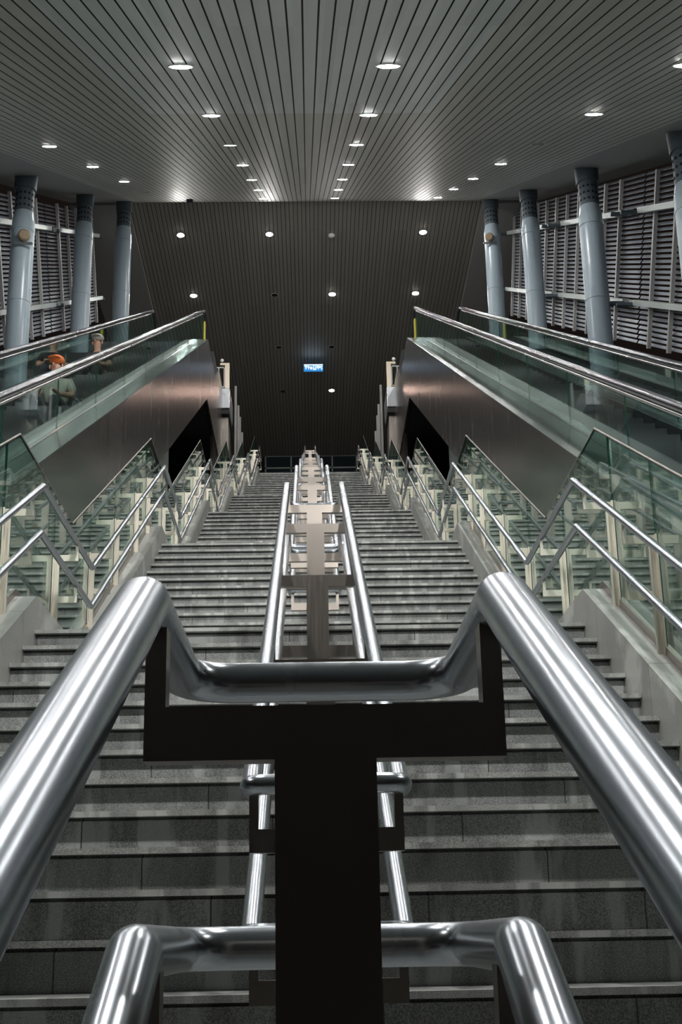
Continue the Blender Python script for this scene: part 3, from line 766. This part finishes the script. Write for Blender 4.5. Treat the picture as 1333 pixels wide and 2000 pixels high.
# ------------------------------------------------------------------ people on the left escalator
def skinmat(n, c, r=.6): return mat(n, c, r)
SK = skinmat('skin', (.50,.30,.21), .5); HAIR = mat('black_hair', (.015,.012,.01), .5)
def skin_mesh(name, pts, edges, rad, m, parent, sub=1, root=0):
    me = bpy.data.meshes.new(name); me.from_pydata(pts, edges, []); me.materials.append(m)
    o = link(name, me, parent); md = o.modifiers.new('skin', 'SKIN')
    for i, r in enumerate(rad):
        sv = me.skin_vertices[0].data[i] if me.skin_vertices else None
        if sv: sv.radius = (r, r) if not hasattr(r, '__len__') else r; sv.use_root = (i == root)
    s = o.modifiers.new('sub', 'SUBSURF'); s.levels = sub; s.render_levels = sub
    for p in me.polygons: p.use_smooth = True
    md.use_smooth_shade = True
    return o
def add_skin(me):
    if not me.skin_vertices: bpy.context.view_layer.update()
def person(loc, rz, label, hat, hatcol, shirt, trousers, skirt=False):
    """someone sitting on the moving steps, facing down towards the camera (local -y)"""
    t = thing('person', label, 'person', loc); t.rotation_euler = (0, 0, rz)
    # body: hips, belly, chest, neck, head and limbs in one skinned graph
    P0 = [(0,0,.10),(0,-.03,.27),(0,-.06,.42),(0,-.07,.53),(0,-.09,.60),(0,-.10,.68),(0,-.11,.75)]
    E0 = [(0,1),(1,2),(2,3),(3,4),(4,5),(5,6)]; R0 = [(.15,.11),(.13,.095),(.155,.10),(.07,.06),(.048,.048),(.075,.085),(.066,.078)]
    for sx in (-1, 1):
        b = len(P0)
        P0 += [(sx*.17,-.06,.49),(sx*.24,-.12,.28),(sx*.16,-.32,.22),(sx*.10,-.40,.24)]; R0 += [.055,.043,.034,.024]
        E0 += [(2,b),(b,b+1),(b+1,b+2),(b+2,b+3)]
        h = b+3
        for k in range(4):
            c = len(P0); dx = (k-1.5)*.019
            P0 += [(sx*.10+dx, -.455, .245), (sx*.10+dx, -.485, .215)]; R0 += [.0095,.008]; E0 += [(h, c), (c, c+1)]
        c = len(P0); P0 += [(sx*.065,-.42,.26), (sx*.05,-.455,.255)]; R0 += [.011,.009]; E0 += [(h, c), (c, c+1)]
        b = len(P0)
        P0 += [(sx*.10,-.06,.08),(sx*.13,-.46,.12),(sx*.13,-.52,-.28),(sx*.13,-.64,-.31)]; R0 += [.09,.062,.045,.035]
        E0 += [(0,b),(b,b+1),(b+1,b+2),(b+2,b+3)]
    body = skin_mesh('body', P0, E0, R0, SK, t)
    # clothes sit just outside the body
    P1 = [(0,0,.08),(0,-.03,.27),(0,-.06,.43),(0,-.072,.52)]; E1 = [(0,1),(1,2),(2,3)]; R1 = [(.165,.125),(.148,.113),(.172,.118),(.10,.08)]
    for sx in (-1, 1):
        b = len(P1); P1 += [(sx*.175,-.06,.49),(sx*.235,-.105,.33)]; R1 += [.068,.062]; E1 += [(2,b),(b,b+1)]
    skin_mesh('shirt', P1, E1, R1, shirt, t)
    P2 = [(0,0,.07)]; R2 = [(.16,.12)]; E2 = []
    for sx in (-1, 1):
        b = len(P2); P2 += [(sx*.10,-.07,.08),(sx*.13,-.46,.12),(sx*.13,-.515,-.22)]; R2 += [.104,.078,.066]; E2 += [(0,b),(b,b+1),(b+1,b+2)]
    skin_mesh('trousers', P2, E2, R2, trousers, t)
    for sx in (-1, 1):
        mb = MB(); mb.ellipsoid((sx*.13,-.60,-.325), (.05,.13,.045), M['rubber'], 14, 8); mb.build('shoe', t)
    # face: nose, eyes, mouth, ears
    mb = MB(); mb.ellipsoid((0,-.205,.70), (.013,.02,.022), SK, 8, 6)
    for sx in (-1, 1): mb.ellipsoid((sx*.083,-.105,.71), (.012,.02,.032), SK, 8, 6)
    mb.build('nose_and_ears', t)
    mb = MB()
    for sx in (-1, 1): mb.ellipsoid((sx*.03,-.183,.722), (.011,.006,.005), HAIR, 8, 6)
    mb.ellipsoid((0,-.192,.665), (.026,.006,.006), mat('lips', (.35,.1,.09), .5), 8, 6); mb.build('eyes_and_mouth', t)
    mb = MB(); mb.ellipsoid((0,-.060,.785), (.082,.078,.062), HAIR, 16, 10); mb.build('hair', t)
    if hat:
        hm = mat('hat_cloth', hatcol, .8); mb = MB(); mb.ellipsoid((0,-.085,.805), (.098,.108,.066), hm, 18, 10)
        mb.ellipsoid((0,-.185,.795), (.08,.08,.012), hm, 14, 6); mb.build('cap', t)
    return t
wshirt = mat('white_shirt', (.62,.62,.52), .8); dtr = mat('dark_trousers', (.03,.03,.045), .8); blk = mat('black_shirt', (.02,.02,.022), .8)
person((-3.2, 14.75, -1.44+SL*14.6+.03), -.15, 'person in an orange cap and pale shirt sitting low on the left escalator', True, (.75,.20,.06), wshirt, dtr)
person((-3.45, 18.9, -1.44+SL*18.8+.03), -.2, 'person in a pale cap and dark clothes higher on the left escalator', True, (.45,.42,.38), blk, dtr)
# shopping bags the first person holds
for dx, dy, dz, m_, lab in ((.36, -.42, -.10, mat('grey_paper', (.30,.36,.40), .6), 'grey paper carrier bag beside the person in the orange cap'), (-.12, -.62, -.30, mat('pale_green_bag', (.45,.60,.56), .5), 'pale green carrier bag hanging in front of the person in the orange cap')):
    t = thing('carrier_bag', lab, 'bag', (-3.2+dx*.9, 14.75+dy, -1.44+SL*14.6+dz-.05)); mb = MB()
    mb.hexa([(-.11,-.05,-.1),(.11,-.05,-.1),(.11,.05,-.1),(-.11,.05,-.1),(-.08,-.02,.18),(.08,-.02,.18),(.08,.02,.18),(-.08,.02,.18)], m_); mb.build('bag_body', t)
    mb = MB(); mb.tube([(-.05,0,.18),(-.04,0,.26),(0,0,.29),(.04,0,.26),(.05,0,.18)], .006, m_, 8); mb.build('bag_handle', t)
